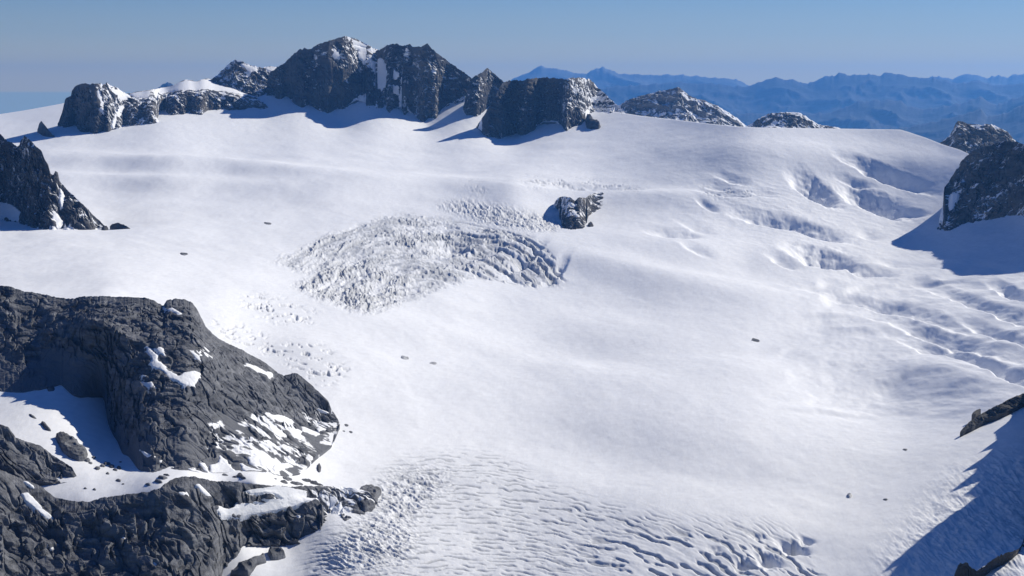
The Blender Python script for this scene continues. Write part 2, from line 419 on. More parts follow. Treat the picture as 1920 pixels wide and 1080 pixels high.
# ragged lower-right basin
DIRT_SHADE = np.maximum(DIRT_SHADE, .085 * sstep(740, 900, V + .06 * (U - 1000)) * (.75 + .6 * fbm2(X / 90, Y / 160, 3, 131)) * sstep(640, 800, U))
attrs = {'dirt_shade': np.clip(DIRT_SHADE, 0, .8)}
# far side of the snow crest falls away
Xb, Yb, Zb, Ab = [], [], [], []
for dd, dz in ((9000, -1500), (2500, -900), (900, -420), (350, -130), (110, -22)):
    y = Y[0] + dd; Xb.append(X[0] * y / Y[0]); Yb.append(y); Zb.append(Zg[0] + dz); Ab.append(np.zeros_like(y))
GX = np.vstack([np.array(Xb), X]); GY = np.vstack([np.array(Yb), Y]); GZ = np.vstack([np.array(Zb), Zg])
GA = {'dirt_shade': np.vstack([np.array(Ab), attrs['dirt_shade']])}
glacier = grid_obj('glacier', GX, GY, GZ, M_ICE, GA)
tag(glacier, 'broad snow covered glacier filling the basin with grey crevasse fields', 'glacier', kind='structure')
print('glacier', len(GX.ravel()), round(time.time() - T0, 1))

# ------------------------------------------------------------------ rock sheets
def rock(name, label, cat, top, base, mat, thick=120., amp=10., size=60., prof=1.0, seed=1, snow_dust=None, step=1.1,
         jag=1.0, patches=(), scree=0., group=None, deep=60., back=(1.2, .9), strata=.25, flat_base=None, patch_h=None, gul=1.0, vcell=1.15, maxrows=420, edge_fade=.06, teeth=0., soft=9., ribw=.75, dip=.18, mid=None, blk=.5, foot=1.6):
    """A rock body: crest line `top` and foot line `base` (photo positions, optional distance in km), with a face between them,
    a plunging foot, and a far side.  Ribs and gullies are displaced in world space."""
    u0 = max(min(p[0] for p in top), min(p[0] for p in base)); u1 = min(max(p[0] for p in top), max(p[0] for p in base))
    inside0, inside1 = max(u0, -60), min(u1, 1980)
    us = np.concatenate([np.arange(u0, inside0, 6), np.arange(inside0, inside1, step), np.arange(inside1, u1 + .01, 6)])
    us = np.unique(np.append(us, u1))
    def pl(P, k): return np.interp(us, [p[0] for p in P], [p[k] for p in P])
    vtp = pl(top, 1); vbs = pl(base, 1)
    px = jag * (fbm2(us / 9, np.full_like(us, seed * 3.7), 3, seed) + .8 * n2(us / 3.1, np.full_like(us, seed * 1.3), seed + 5) + 1.1 * np.abs(n2(us / 6.3, np.full_like(us, seed * 2.3), seed + 6)) - .25)
    vbs = np.maximum(vbs + 1.5 * jag * fbm2(us / 14, np.full_like(us, 9.1 * seed), 3, seed + 9), vtp + .5)
    vbs = np.maximum(vbs + teeth * np.minimum(1.6 * fbm2(us / 20, np.full_like(us, 5.3 * seed), 3, seed + 33) - .25, .5), vtp + .5)
    if len(base[0]) > 2:
        fl = pl([(p[0], p[1], float(p[2] > 0)) for p in base], 2)
        di = pl([(p[0], p[1], p[2] if p[2] > 0 else float(dG(p[0], p[1])) / 1000) for p in base], 2) * 1000
        db = np.where(fl <= 0, dG(us, vbs), di)
    else: db = dG(us, vbs)
    if not np.isscalar(thick): thick = np.interp(us, [p[0] for p in thick], [p[1] for p in thick])
    dt = pl(top, 2) * 1000 if len(top[0]) > 2 else db + thick * np.clip((vbs - vtp) / (.5 * np.max((vbs - vtp)[(us > -60) & (us < 1980)])), .12, 1.0)
    rs = max(2, int(soft / step))
    db0 = blur(db, 4, 0)
    for _ in range(2): db = blur(db, rs, 0); dt = blur(dt, rs, 0)
    px = np.minimum(px, vbs - .3 - vtp)
    nrow = int(min(maxrows, max(12, np.max((vbs - vtp)[(us > -60) & (us < 1980)]) / vcell)))
    s = np.linspace(0, 1, nrow)[:, None]
    Us = np.broadcast_to(us[None], (nrow, len(us))).copy()
    Vs = vbs + (blur(vtp, 3, 0) - vbs) * s + (px + vtp - blur(vtp, 3, 0)) * s ** 12
    Dp = s ** prof if np.isscalar(prof) else np.interp(s, *prof)
    if mid:
        sm = np.clip((vbs - blur(pl(mid, 1), rs, 0)) / (vbs - vtp), .08, .92); dm = pl(mid, 2) * 1000
        for _ in range(2): dm = blur(dm, rs, 0); sm = blur(sm, 3, 0)
        Ds = np.where(s < sm, db + (dm - db) * s / sm, dm + (dt - dm) * (s - sm) / (1 - sm))
        Ds = blur(blur(Ds, 4, 0), 4, 0); Ds = Ds + (db - Ds[:1]) * (1 - s) ** 6 + (dt - Ds[-1:]) * s ** 6
    else: Ds = db + (dt - db) * Dp
    Ds = Ds + (db0 - db) * (1 - s) ** foot
    X, Y, Z = unproj(Us, Vs, Ds)
    # relief
    sz = size
    wx = X + .6 * sz * fbm3(X / sz, Y / sz, Z / sz, 2, seed + 70) + .22 * (Z - Z[0]); wz = Z + .3 * sz * n3(X / sz + 9, Y / sz, Z / sz, seed + 71)
    rib = ridge3(wx / sz, Y / sz, wz / (sz * 1.35 * gul), 5, seed + 11, .4) - .75
    rib = np.where(rib > .25, .25 + .45 * (rib - .25), rib)
    lump = fbm3(X / (sz * 2.4), Y / (sz * 2.4), wz / (sz * 2.4), 5, seed + 13, .45)
    tilt = Z + dip * X + .1 * Y + .5 * sz * lump
    bed = n3(X / (sz * 5), Y / (sz * 5), tilt / (sz * .28), seed + 17) + .5 * n3(X / (sz * 3), Y / (sz * 3), tilt / (sz * .12), seed + 18)
    crack = np.abs(n3(wx / (sz * .5), Y / (sz * .5), wz / (sz * 1.4), seed + 19))
    dg_ = np.abs(n3((wx + .7 * Z) / (sz * .42), Y / (sz * .7), (Z - .35 * X) / (sz * 1.7), seed + 23))
    h = -.42 * (1 - sstep(0, .16, dg_)) + ribw * rib + .6 * lump + strata * bed - .35 * (1 - sstep(0, .1, crack))
    def blocks(L1, L2, sd):
        t1 = tilt / L1 + .9 * n3(X / (L1 * 3.5), Y / (L1 * 3.5), Z / (L1 * 3.5), sd)
        t2 = (.85 * X + .5 * Y + .25 * Z) / L2 + 1.1 * n3(X / (L2 * 2.2), Y / (L2 * 2.2), Z / (L2 * 2.2), sd + 1)
        i1 = np.floor(t1); sh = ((_hash(i1.astype(np.int32), i1.astype(np.int32) * 0, i1.astype(np.int32) * 0, sd) & np.uint32(255)).astype(F32) / 255)
        i2 = np.floor(t2 + sh)
        r = (_hash(i1.astype(np.int32), i2.astype(np.int32), i1.astype(np.int32) * 0, sd + 3) & np.uint32(1023)).astype(F32) / 1023 - .5
        f1 = t1 - i1; f2 = t2 + sh - i2
        return r + .5 * (f1 - .5) + .25 * (f2 - .5)
    h = h + blk * (.75 * blocks(sz * .42, sz * .6, seed + 41) + .22 * blocks(sz * .17, sz * .24, seed + 51))
    scr = np.zeros_like(h)
    if scree:
        scr = sstep(scree, scree - .25, s + .5 * fbm3(X / (sz * 3), Y / (sz * 3), Z / (sz * 3), 3, seed + 29))
        h = h * (1 - .8 * scr)
    fade = (.12 + .88 * (1 - sstep(1 - edge_fade * 2.5, 1, s))) * (.35 + .65 * sstep(0, edge_fade, s))
    thin = np.clip((vbs - vtp) / 22., .15, 1.0)[None]
    h = h * amp * fade * thin
    masks = []
    for P in patches:
        pp = P['p'] if isinstance(P, dict) else P
        nx_ = n3(X / (size * .4), Y / (size * .4), Z / (size * .4), seed + 90); ny_ = n3(X / (size * .4) + 7, Y / (size * .4), Z / (size * .4), seed + 91)
        masks.append(blur2(in_poly(Us + 2 * jag * nx_, Vs + 2 * jag * ny_, pp).astype(F32), 2, 2))
    if masks: h = h * (1 - .85 * blur2(np.clip(sum(masks) * 1.4, 0, 1), 2, 1))
    # push along the mean outward direction of the face
    dY = np.gradient(blur2(Y, 6, 1), axis=0); dZ = np.gradient(blur2(Z, 6, 1), axis=0)
    l = np.hypot(dY, dZ) + 1e-6
    ny, nz = -dZ / l, np.maximum(dY / l, .0)
    h = h * np.clip(.36 + .9 * np.abs(ny) ** 1.5, .36, 1)
    X2, Y2, Z2 = X, Y + ny * h, Z + nz * h
    # foot plunging into the ground, far side falling away
    Xf = []; 
    rowsX, rowsY, rowsZ = [X2], [Y2], [Z2]
    fx, fy, fz = X2[0], Y2[0], Z2[0]
    rowsX.insert(0, fx); rowsY.insert(0, fy + deep * .25); rowsZ.insert(0, fz - deep)
    cx, cy, cz = X2[-1], Y2[-1], Z2[-1]
    hgt = np.maximum(Z2[-1] - Z2[0], 5)
    for k in (.12, .4, 1.0):
        yy = cy + hgt * back[0] * k + 2
        rowsX.append(cx * yy / cy); rowsY.append(yy); rowsZ.append(cz - (hgt + deep) * (k ** 1.15) * (1 if k == 1 else back[1]))
    XX = np.vstack([np.atleast_2d(r) for r in rowsX]); YY = np.vstack([np.atleast_2d(r) for r in rowsY]); ZZ = np.vstack([np.atleast_2d(r) for r in rowsZ])
    SN = np.zeros_like(XX); SC = np.zeros_like(XX); SC[1:1 + nrow] = scr
    if snow_dust:
        gz = np.gradient(Z2, axis=0); gy = np.gradient(Y2, axis=0)
        up = np.abs(gy) / (np.hypot(gz, gy) + 1e-6)
        SN[1:1 + nrow] = snow_dust(Us, Vs, X, Y, Z, up, rib, bed, s)
    o = grid_obj(name, XX, YY, ZZ, mat, {'snow': SN, 'scree': SC}, smooth=False)
    tag(o, label, cat, group)
    # snow lying on it: each patch is a mesh of its own
    ph = patch_h or amp * .18
    R = max(2, int(min(18, nrow / 8)))
    if patches:
        SX, SY, SZ = blur2(X2, R, 1), blur2(Y2, R, 1), blur2(Z2, R, 1)
    for k, P in enumerate(patches):
        lab, pname = None, 'snow_patch'
        if isinstance(P, dict): lab = P.get('label'); pname = P.get('n', pname); P = P['p']
        w = masks[k]
        if w.max() < .2: print('empty patch', name, k); continue
        q_ = np.array(P, float); q_ = q_ - q_.mean(0); ev = np.sqrt(np.maximum(np.linalg.eigvalsh(q_.T @ q_), 1e-6))
        if pname == 'snow_patch' and ev[1] / ev[0] > 2.6: pname = 'snow_gully'
        w = np.clip(w + .4 * fbm3(X2 / (size * .16), Y2 / (size * .16), Z2 / (size * .16), 3, seed + 95) * (w > .03) * (1 - .5 * w), 0, 1)
        jj, ii = np.where(w > .05)
        a0, a1, b0, b1 = max(jj.min() - 1, 0), jj.max() + 2, max(ii.min() - 1, 0), ii.max() + 2
        sl = np.s_[a0:a1, b0:b1]
        ww = w[sl]
        off = np.where(ww > .3, (ww - .3) / .7, (ww - .3) * 4.0) * ph
        kx = min(1.0, .5 + .5 * min(1, w.sum() / 400.))
        PX = X2[sl] * (1 - kx) + SX[sl] * kx; PY = Y2[sl] * (1 - kx) + SY[sl] * kx; PZ = Z2[sl] * (1 - kx) + SZ[sl] * kx
        keep = (ww[:-1, :-1] > .08) | (ww[1:, 1:] > .08)
        c = grid_obj(pname, PX, PY - .55 * off, PZ + .83 * off, M_PATCH, {'dirt_shade': np.zeros_like(PX)}, parent=o, keep=keep)
        if lab: c['label'] = lab
    return o

def mound(name, label, cat, poly, mat, h, size, seed, group=None, step=.9):
    """a low rock standing out of the snow: outline `poly` (photo positions) laid on the ground"""
    us = [p[0] for p in poly]; vs = [p[1] for p in poly]
    m0 = 5
    uu, vv = np.meshgrid(np.arange(min(us) - m0, max(us) + m0, step), np.arange(min(vs) - m0, max(vs) + m0, step))
    dd = dG(uu, vv); x, y, z = unproj(uu, vv, dd)
    wv = 1.3
    m = in_poly(uu + wv * n3(x / size, y / size, z / size, seed), vv + wv * n3(x / size + 5, y / size, z / size, seed), poly).astype(F32)
    w = blur2(m, 1, 2)
    wide = blur2(m, 4, 2)
    r = ridge3(x / size, y / size, z / size, 3, seed + 3) - .6 + .6 * fbm3(x / size, y / size, z / size, 2, seed + 4)
    hz = h * ((w - .35) * 1.1 + .9 * wide * w + .45 * r * w)
    keep = (w[:-1, :-1] > .03) | (w[1:, 1:] > .03)
    # lift from the real snow level under it
    hh = ground_h(uu, vv)
    o = grid_obj(name, x, y - .25 * hz, z + hh + hz, mat, {'snow': np.zeros_like(x), 'scree': np.zeros_like(x)}, keep=keep)
    tag(o, label, cat, group); return o
_HG = H; _gcol = gu; _vt = vt
def ground_h(u, v):
    i = np.clip(np.searchsorted(_gcol, u), 0, len(_gcol) - 1)
    t = (v - _vt[i]) / (1290 - _vt[i]) * (NR - 1)
    j = np.clip(np.round(t).astype(int), 0, NR - 1)
    return _HG[j, i]
def ell(u, v, a, b, rot=0, n=9, seed=0):
    rng = np.random.RandomState(seed + int(u) * 7 + int(v))
    out = []
    for k in range(n):
        t = 2 * math.pi * k / n; r = rng.uniform(.72, 1.15)
        x, y = a * r * math.cos(t), b * r * math.sin(t)
        c, s = math.cos(math.radians(rot)), math.sin(math.radians(rot))
        out.append((u + x * c - y * s, v + x * s + y * c))
    return out

# --- the far massif, left to right
def dust(amount, band=0., region=None):
    def f(U, V, X, Y, Z, up, rib, bed, s):
        k = .8 * up - .35 * rib + band * bed + .5 * fbm3(X / 60, Y / 60, Z / 90, 4, 501) + .55 * fbm3(X / 24, Y / 24, Z / 15, 3, 511)
        if region is not None: k = k - 1.3 * (1 - region(U, V))
        m = sstep(1.08 - amount, 1.16 - amount, k)
        return m
    return f
rock('rock_knoll', 'blocky dark rock knoll streaked with snow at the far left of the summit ridge', 'rock knoll',
     [(108,232),(112,222),(118,205),(122,187),(125,183),(133,180),(135,170),(140,163),(150,157),(160,156),(172,158),(185,156),(200,156),(208,160),(220,165),(230,172),(240,176),(250,181),(262,190),(280,200),(292,214),(298,229)],
     [(108,236),(115,238),(140,238),(147,248),(165,250),(185,249),(205,248),(215,244),(230,241),(235,236),(260,234),(285,233),(298,231)],
     M_FAR, thick=[(108,50),(160,70),(200,150),(300,260)], amp=22, size=48, seed=2, jag=1.7, teeth=3, step=.8, vcell=.8,
     snow_dust=dust(.62, .3, lambda u, v: sstep(150, 190, u - .4 * (v - 160))),
     patches=[[(205,162),(222,167),(240,176),(246,184),(232,184),(222,190),(216,178)], [(168,160),(182,158),(190,190),(196,212),(186,205),(174,180)], [(222,200),(232,196),(222,222),(212,240),(208,236)]])
rock('rock_ridge', 'long low grey rock band capped by a smooth white snow cornice', 'rock ridge',
     [(232,177),(250,173),(270,170),(290,167),(305,164),(326,160),(340,152),(350,149),(360,150),(366,154),(375,150),(388,147),(400,149),(420,152),(440,157),(465,167),(485,176),(495,188),(507,203)],
     [(232,236),(285,232),(295,230),(297,211),(308,210),(315,217),(345,216),(350,212),(380,215),(400,205),(440,206),(470,206),(480,203),(507,206)],
     M_FAR, thick=420, amp=14, size=36, prof=([0, .5, .62, 1], [0, .16, .24, 1]), seed=3, teeth=3, step=.8, vcell=.8, jag=.5,
     snow_dust=dust(.3),
     patches=[{'p': [(228,168),(290,160),(330,150),(352,142),(388,140),(420,144),(470,160),(492,180),(494,189),(480,186),(465,182),(440,182),(415,181),(400,173),(390,169),(365,169),(330,170),(310,173),(290,180),(270,184),(250,182)], 'n': 'snow_cap', 'label': 'smooth sunlit snow cap on the ridge'}])
rock('rock_peak', 'small pointed rock peak rising behind the snow capped rock band', 'rock peak',
     [(392,152,8.3),(400,147,8.35),(410,138,8.4),(420,128,8.4),(432,117,8.4),(440,111,8.4),(446,113,8.4),(455,116,8.4),(465,120,8.4),(475,123,8.4),(485,127,8.4),(495,125.5,8.42),(505,125,8.45),(520,125,8.45),(535,130,8.5),(550,150,8.5)],
     [(392,175,8.22),(440,180,8.22),(465,180,8.22),(485,178,8.24),(500,181,8.26),(512,181,8.26),(550,190,8.26)],
     M_FAR, amp=18, size=45, seed=4, jag=1.7, teeth=2, step=.8, vcell=.8,
     snow_dust=dust(.45),
     patches=[[(492,121),(505,123),(522,122),(519,131),(510,134),(500,131)], [(452,117),(466,121),(478,126),(482,133),(470,137),(460,133),(456,126)]])
rock('rock_peak', 'highest rock peak of the massif with a snow dusted summit', 'rock peak',
     [(500,160),(503,143),(508,135),(520,126),(530,120),(540,110),(552,100),(562,93),(572,91),(580,93),(590,87),(600,82),(612,77),(622,75),(632,71),(645,69),(655,70),(668,73),(680,79),(695,87),(708,94),(716,100),(725,118),(735,145),(745,180),(752,199)],
     [(500,184),(512,180),(520,186),(535,185),(555,196),(575,204),(600,213),(620,216),(640,206),(660,194),(683,191),(684,204),(695,209),(712,204),(722,202),(735,205),(752,204)],
     M_FAR, thick=[(500,70),(625,60),(655,120),(700,330),(752,360)], amp=15, size=66, ribw=.6, prof=.85, seed=5, jag=1.7, teeth=6, step=.8, vcell=.8, gul=1.0,
     snow_dust=dust(.62, .15, lambda u, v: np.maximum(sstep(590, 660, u) * sstep(175, 110, v), .5 + .25 * sstep(560, 600, u) * sstep(150, 90, v))),
     patches=[[(652,66),(668,72),(682,78),(697,87),(710,93),(706,98),(694,92),(680,86),(668,80),(655,75)], [(608,84),(620,92),(632,96),(640,108),(628,106),(612,98)], [(660,84),(672,92),(676,108),(690,118),(704,112),(700,98),(684,88)],
              [(696,118),(706,112),(716,118),(722,150),(712,166),(704,160)], [(592,103),(606,106),(622,128),(616,134),(600,120)],
              [(636,220),(648,202),(664,190),(681,172),(688,190),(682,212),(660,222)], [(560,206),(548,190),(556,180),(566,192),(580,206)]])
rock('rock_peak', 'broad dark rock peak with a jagged twin topped crest', 'rock peak',
     [(704,97),(708,95),(718,90),(728,84),(738,81),(748,84),(757,86),(768,83),(775,88),(785,87),(795,86),(801,81),(808,89),(818,99),(830,107),(845,119),(858,128),(870,136),(880,142),(886,150),(893,170)],
     [(704,206),(710,206),(722,200),(728,212),(738,205),(752,200),(757,222),(770,214),(785,223),(795,227),(815,226),(824,216),(840,200),(865,192),(880,184),(893,176)],
     M_FAR, thick=[(704,330),(722,230),(748,80),(893,50)], amp=14, size=64, ribw=.6, prof=.85, seed=6, jag=1.7, teeth=7, step=.8, vcell=.8, gul=1.0,
     snow_dust=dust(.27),
     patches=[[(700,114),(712,110),(722,118),(738,128),(748,136),(744,142),(728,146),(720,156),(714,168),(706,166)], [(757,140),(762,146),(762,166),(756,190),(751,196),(753,170)], [(734,158),(744,158),(747,172),(738,168)],
              [(818,232),(826,214),(842,196),(860,186),(880,178),(884,188),(866,198),(846,208),(832,224)], [(757,226),(755,208),(759,190),(765,206),(772,220)], [(786,228),(789,214),(794,224)]])
rock('rock_peak', 'small dark pyramid shaped rock peak between the twin topped peak and the long buttress', 'rock peak',
     [(868,204),(872,188),(878,158),(882,149),(887,145),(897,140),(905,134),(913,128),(920,132),(930,141),(938,149),(945,154),(952,162),(966,188)],
     [(868,208),(872,216),(880,218),(895,221),(917,199),(930,196),(966,195)],
     M_FAR, thick=50, amp=12, size=50, ribw=.6, prof=.9, seed=7, jag=1.7, teeth=4, step=.8, vcell=.8, gul=1.0, snow_dust=dust(.3),
     patches=[[(879,150),(883,160),(884,184),(880,184),(878,165)]])
rock('rock_buttress', 'long flat topped rock buttress with snow lined ledges at the right end of the massif', 'rock buttress',
     [(893,238),(905,220),(920,195),(930,176),(940,159),(945,154),(955,151),(965,149),(972,152),(985,148),(1000,146),(1020,145),(1040,146),(1055,148),(1070,146),(1090,146),(1105,148),(1112,153),(1120,163),(1130,172),(1140,182),(1150,190),(1160,200),(1174,213)],
     [(893,240),(905,253),(915,261),(935,261),(960,255),(985,253),(1003,249),(1008,235),(1030,235),(1045,230),(1054,234),(1060,254),(1072,246),(1085,241),(1095,233),(1102,222),(1109,213),(1127,212),(1140,212),(1174,216)],
     M_FAR, thick=[(895,55),(1030,55),(1075,150),(1174,480)], amp=18, size=50, ribw=.5, prof=.9, seed=8, jag=1.7, teeth=5, step=.8, vcell=.8, strata=.8,
     snow_dust=dust(.5, .55, lambda u, v: np.maximum(sstep(1035, 1065, u) * sstep(225, 205, v), .6)),
     patches=[[(1094,208),(1101,206),(1108,222),(1116,238),(1108,240),(1102,226)], [(894,246),(903,224),(917,200),(921,206),(910,232),(904,252)], [(1000,252),(1004,238),(1020,228),(1046,226),(1040,236),(1014,244)]])
rock('rock_outcrop', 'small dark rock outcrop in the shaded snow left of the blocky knoll', 'rock outcrop',
     [(70,244),(73,232),(77,227),(81,231),(88,240),(100,253),(104,257)], [(70,248),(76,254),(88,258),(104,259)], M_FAR, thick=40, amp=6, size=25, seed=9, step=.7, vcell=.7)
mound('rock_outcrop', 'dark rock sliver at the right foot of the long flat topped buttress', 'rock outcrop', [(1098,224),(1106,222),(1113,231),(1127,238),(1122,242),(1108,242),(1100,240)], M_FAR, 16, 30, 190)
# --- rocks beyond the snow crest
rock('rock_mountain', 'pale grey rock mountain dappled with snow beyond the snow crest', 'rock mountain',
     [(1145,215,9.5),(1160,197,9.5),(1175,188,9.5),(1190,183,9.5),(1200,180,9.5),(1215,176,9.5),(1235,170,9.5),(1255,168,9.5),(1270,163,9.5),(1280,169,9.5),(1290,177,9.5),(1300,183,9.5),(1320,188,9.5),(1345,198,9.5),(1365,210,9.5),(1385,223,9.5),(1405,241,9.5)],
     [(1145,262,9.2),(1280,270,9.1),(1405,262,9.2)], M_PALE, amp=34, size=110, seed=11, step=.8, vcell=.8, snow_dust=dust(.42, .3), deep=300)
rock('rock_mountain', 'low dark rock hump with snow spots on the skyline of the snow crest', 'rock mountain',
     [(1388,244,8.8),(1395,239,8.8),(1405,234,8.8),(1420,224,8.8),(1440,213,8.8),(1460,211,8.8),(1480,210,8.8),(1500,211,8.8),(1510,217,8.8),(1520,225,8.8),(1535,233,8.8),(1550,236,8.8),(1570,238,8.8),(1585,246,8.8)],
     [(1388,262,8.6),(1480,266,8.5),(1585,262,8.6)], M_FAR, amp=22, size=70, seed=12, step=.8, vcell=.8, snow_dust=dust(.42, .2), deep=300)
rock('rock_peak', 'grey two humped rock peak behind the dark rock at the right edge', 'rock peak',
     [(1752,275,7.2),(1765,266,7.2),(1780,255,7.2),(1787,243,7.2),(1793,229,7.2),(1797,226,7.2),(1805,228,7.2),(1815,232,7.2),(1840,234,7.2),(1850,232,7.2),(1865,234,7.2),(1875,240,7.2),(1890,247,7.2),(1900,260,7.2),(1920,280,7.2),(1980,320,7.2)],
     [(1752,300,7.0),(1850,320,6.95),(1980,330,7.0)], M_FAR, amp=22, size=70, seed=13, step=.8, vcell=.8, snow_dust=dust(.3), deep=300)
# --- left jagged rock
rock('rock_spire', 'jagged dark rock ridge with spires standing in the snow at the left edge', 'rock ridge',
     [(-420,190),(-200,215),(-60,240),(0,250),(8,258),(15,266),(22,267),(32,275),(36,272),(40,262),(45,254),(52,258),(60,266),(68,275),(78,283),(83,296),(90,308),(95,325),(100,329),(103,321),(108,322),(112,340),(125,355),(140,367),(152,380),(165,392),(175,403),(186,413),(196,423)],
     [(-420,420),(0,412),(35,418),(55,426),(90,431),(110,428),(140,429),(165,429),(180,426),(196,425)],
     M_FAR, thick=170, amp=26, size=55, seed=14, step=.9, vcell=.9, gul=1.0, prof=.9, snow_dust=dust(.3),
     patches=[[(-40,372),(0,376),(20,382),(38,396),(34,412),(0,408),(-40,404)], [(92,392),(108,398),(116,412),(106,428),(94,426),(98,408)], [(112,352),(118,362),(119,380),(114,390),(111,372)]])
rock('rock_outcrop', 'flat dark rock flake in the snow right of the jagged spires', 'rock outcrop',
     [(206,424),(212,419),(222,418),(234,422),(244,428)], [(206,426),(214,427),(228,430),(244,431)], M_FAR, thick=20, amp=3, size=15, seed=15, step=.6, vcell=.6, deep=15)
rock('rock_outcrop', 'small rock stub at the foot of the jagged spires', 'rock outcrop',
     [(190,427),(194,422),(200,424),(203,428)], [(190,430),(196,433),(203,430)], M_FAR, thick=14, amp=3, size=15, seed=16, step=.6, vcell=.6, deep=15)
# --- nunatak in the middle
rock('rock_outcrop', 'brown rock island standing in the middle of the glacier above the icefall', 'rock outcrop',
     [(1038,384),(1042,376),(1047,371),(1055,368),(1063,369),(1070,370),(1078,377),(1085,370),(1098,371),(1105,365),(1118,361),(1130,361),(1135,367),(1138,378)],
     [(1038,387),(1049,391),(1051,432),(1060,435),(1075,438),(1090,437),(1099,432),(1101,404),(1115,396),(1130,388),(1138,380)], M_FAR, thick=230, amp=11, size=22, seed=17, snow_dust=dust(.22), step=.7, vcell=.7, deep=30,
     patches=[[(1056,394),(1066,390),(1080,398),(1096,406),(1090,410),(1074,402)]])
mound('rock_outcrop', 'tiny rock knob just right of the rock island in the middle of the glacier', 'rock outcrop', ell(1108, 424, 6, 4), M_FAR, 6, 12, 18)
# --- right dark rock
rock('rock_peak', 'big dark shadowed rock peak at the right edge above blue shaded snow', 'rock peak',
     [(1757,427),(1762,418),(1767,400),(1770,352),(1778,341),(1785,331),(1793,317),(1802,303),(1815,290),(1825,283),(1845,275),(1870,268),(1890,265),(1905,264),(1912,268),(1920,270),(1960,255),(2050,215),(2300,170)],
     [(1757,429),(1765,432),(1780,432),(1810,420),(1860,413),(1895,407),(1920,410),(2050,415),(2300,420)],
     M_FAR, thick=230, amp=16, size=50, seed=19, ribw=.6, jag=1.8, step=.9, vcell=.9, prof=.9, snow_dust=dust(.22),
     patches=[{'p': [(1750,366),(1770,366),(1797,361),(1793,376),(1789,391),(1776,409),(1760,426),(1750,420)], 'label': 'blue shaded snow tongue'}])
# --- right edge rib lower down; its unseen right part is added to cast shade
rock('rock_ridge', 'narrow dark rock rib slanting across the snow at the right edge, extended out of view as an added shade-casting ridge', 'rock ridge',
     [(1800,810),(1806,802),(1815,793),(1835,778),(1855,767),(1880,755),(1895,747),(1920,737),(1950,712),(1966,690),(1972,668),(1984,676),(2004,628),(2014,640),(2036,604),(2046,566),(2058,578),(2078,556),(2090,512),(2110,540),(2130,500),(2200,470),(2400,420)],
     [(1800,811),(1806,809),(1820,801),(1845,786),(1880,774),(1920,756),(1980,770),(2080,800),(2400,800)],
     M_FAR, thick=60, amp=7, size=22, seed=21, step=.7, vcell=.7, deep=60)
rock('rock_outcrop', 'dark rock fragment above the slanting rock rib', 'rock outcrop',
     [(1822,777),(1828,770),(1836,766),(1839,767)], [(1822,778),(1829,775),(1839,768)], M_FAR, thick=8, amp=2, size=10, seed=22, step=.5, vcell=.5, deep=10)
rock('rock_outcrop', 'black rock outcrop in the shaded hollow at the lower right corner, with an added unseen ridge casting the shade', 'rock outcrop',
     [(1786,1090,1.87),(1792,1070,1.87),(1800,1056,1.87),(1812,1054,1.88),(1822,1066,1.88),(1832,1070,1.88),(1846,1062,1.88),(1860,1050,1.89),(1872,1043,1.89),(1890,1035,1.9),(1902,1033,1.9),(1910,1030,1.91),(1916,1022,1.93),(1922,1000,1.97),(1926,950,2.0),(1945,790,2.06),(1958,690,2.09),(1968,676,2.12),(1990,660,2.16),(2008,606,2.2),(2030,622,2.25),(2050,570,2.3),(2080,590,2.35),(2120,540,2.4),(2300,560,2.6)],
     [(1786,1096),(1830,1078),(1850,1068),(1880,1050),(1895,1042),(1910,1036),(1930,1040),(1960,1040),(2300,1000)], M_FAR, amp=10, size=20, seed=23, jag=2.2, teeth=5, step=.6, vcell=.6, deep=30)  # far right crest is unseen, added to throw shade over the corner
# --- left foreground
UB_P = [
 [(255,628),(265,633),(285,655),(297,670),(295,678),(330,700),(335,705),(345,697),(365,693),(378,698),(372,715),(365,723),(345,722),(325,712),(305,700),(285,690),(278,680),(285,675),(272,658),(275,655),(265,640)],
 [(288,652),(300,651),(315,668),(312,674),(300,668)], [(267,700),(279,703),(276,709),(262,707)], [(265,715),(287,713),(291,727),(284,734),(269,727)],
 [(345,651),(360,647),(385,657),(416,673),(400,675),(378,672),(360,662)], [(458,682),(475,685),(513,700),(506,706),(480,697)], [(306,576),(325,578),(346,588),(335,591),(310,581)],
 [(495,771),(515,780),(545,787),(551,796),(530,793),(505,783)], [(501,800),(520,805),(536,819),(525,821),(510,811)], [(565,801),(600,812),(592,817),(570,809)], [(539,802),(556,806),(568,812),(558,816),(563,824),(550,819)],
 [(252,845),(280,850),(305,863),(291,864),(260,853)], [(463,856),(485,855),(486,876),(470,871)], [(510,878),(516,872),(540,870),(549,875),(530,880),(516,888)], [(524,835),(545,840),(551,846),(535,842)],
 [(592,763),(626,774),(618,777)], [(371,866),(384,870),(394,890),(384,884)], [(348,878),(358,876),(384,890),(366,892)], [(393,874),(410,868),(412,856),(420,862),(444,888),(420,895),(395,892)], [(448,868),(466,876),(490,884),(500,892),(460,892)],
 [(575,852),(586,858),(588,868),(574,862)], [(592,797),(612,806),(600,808)]]
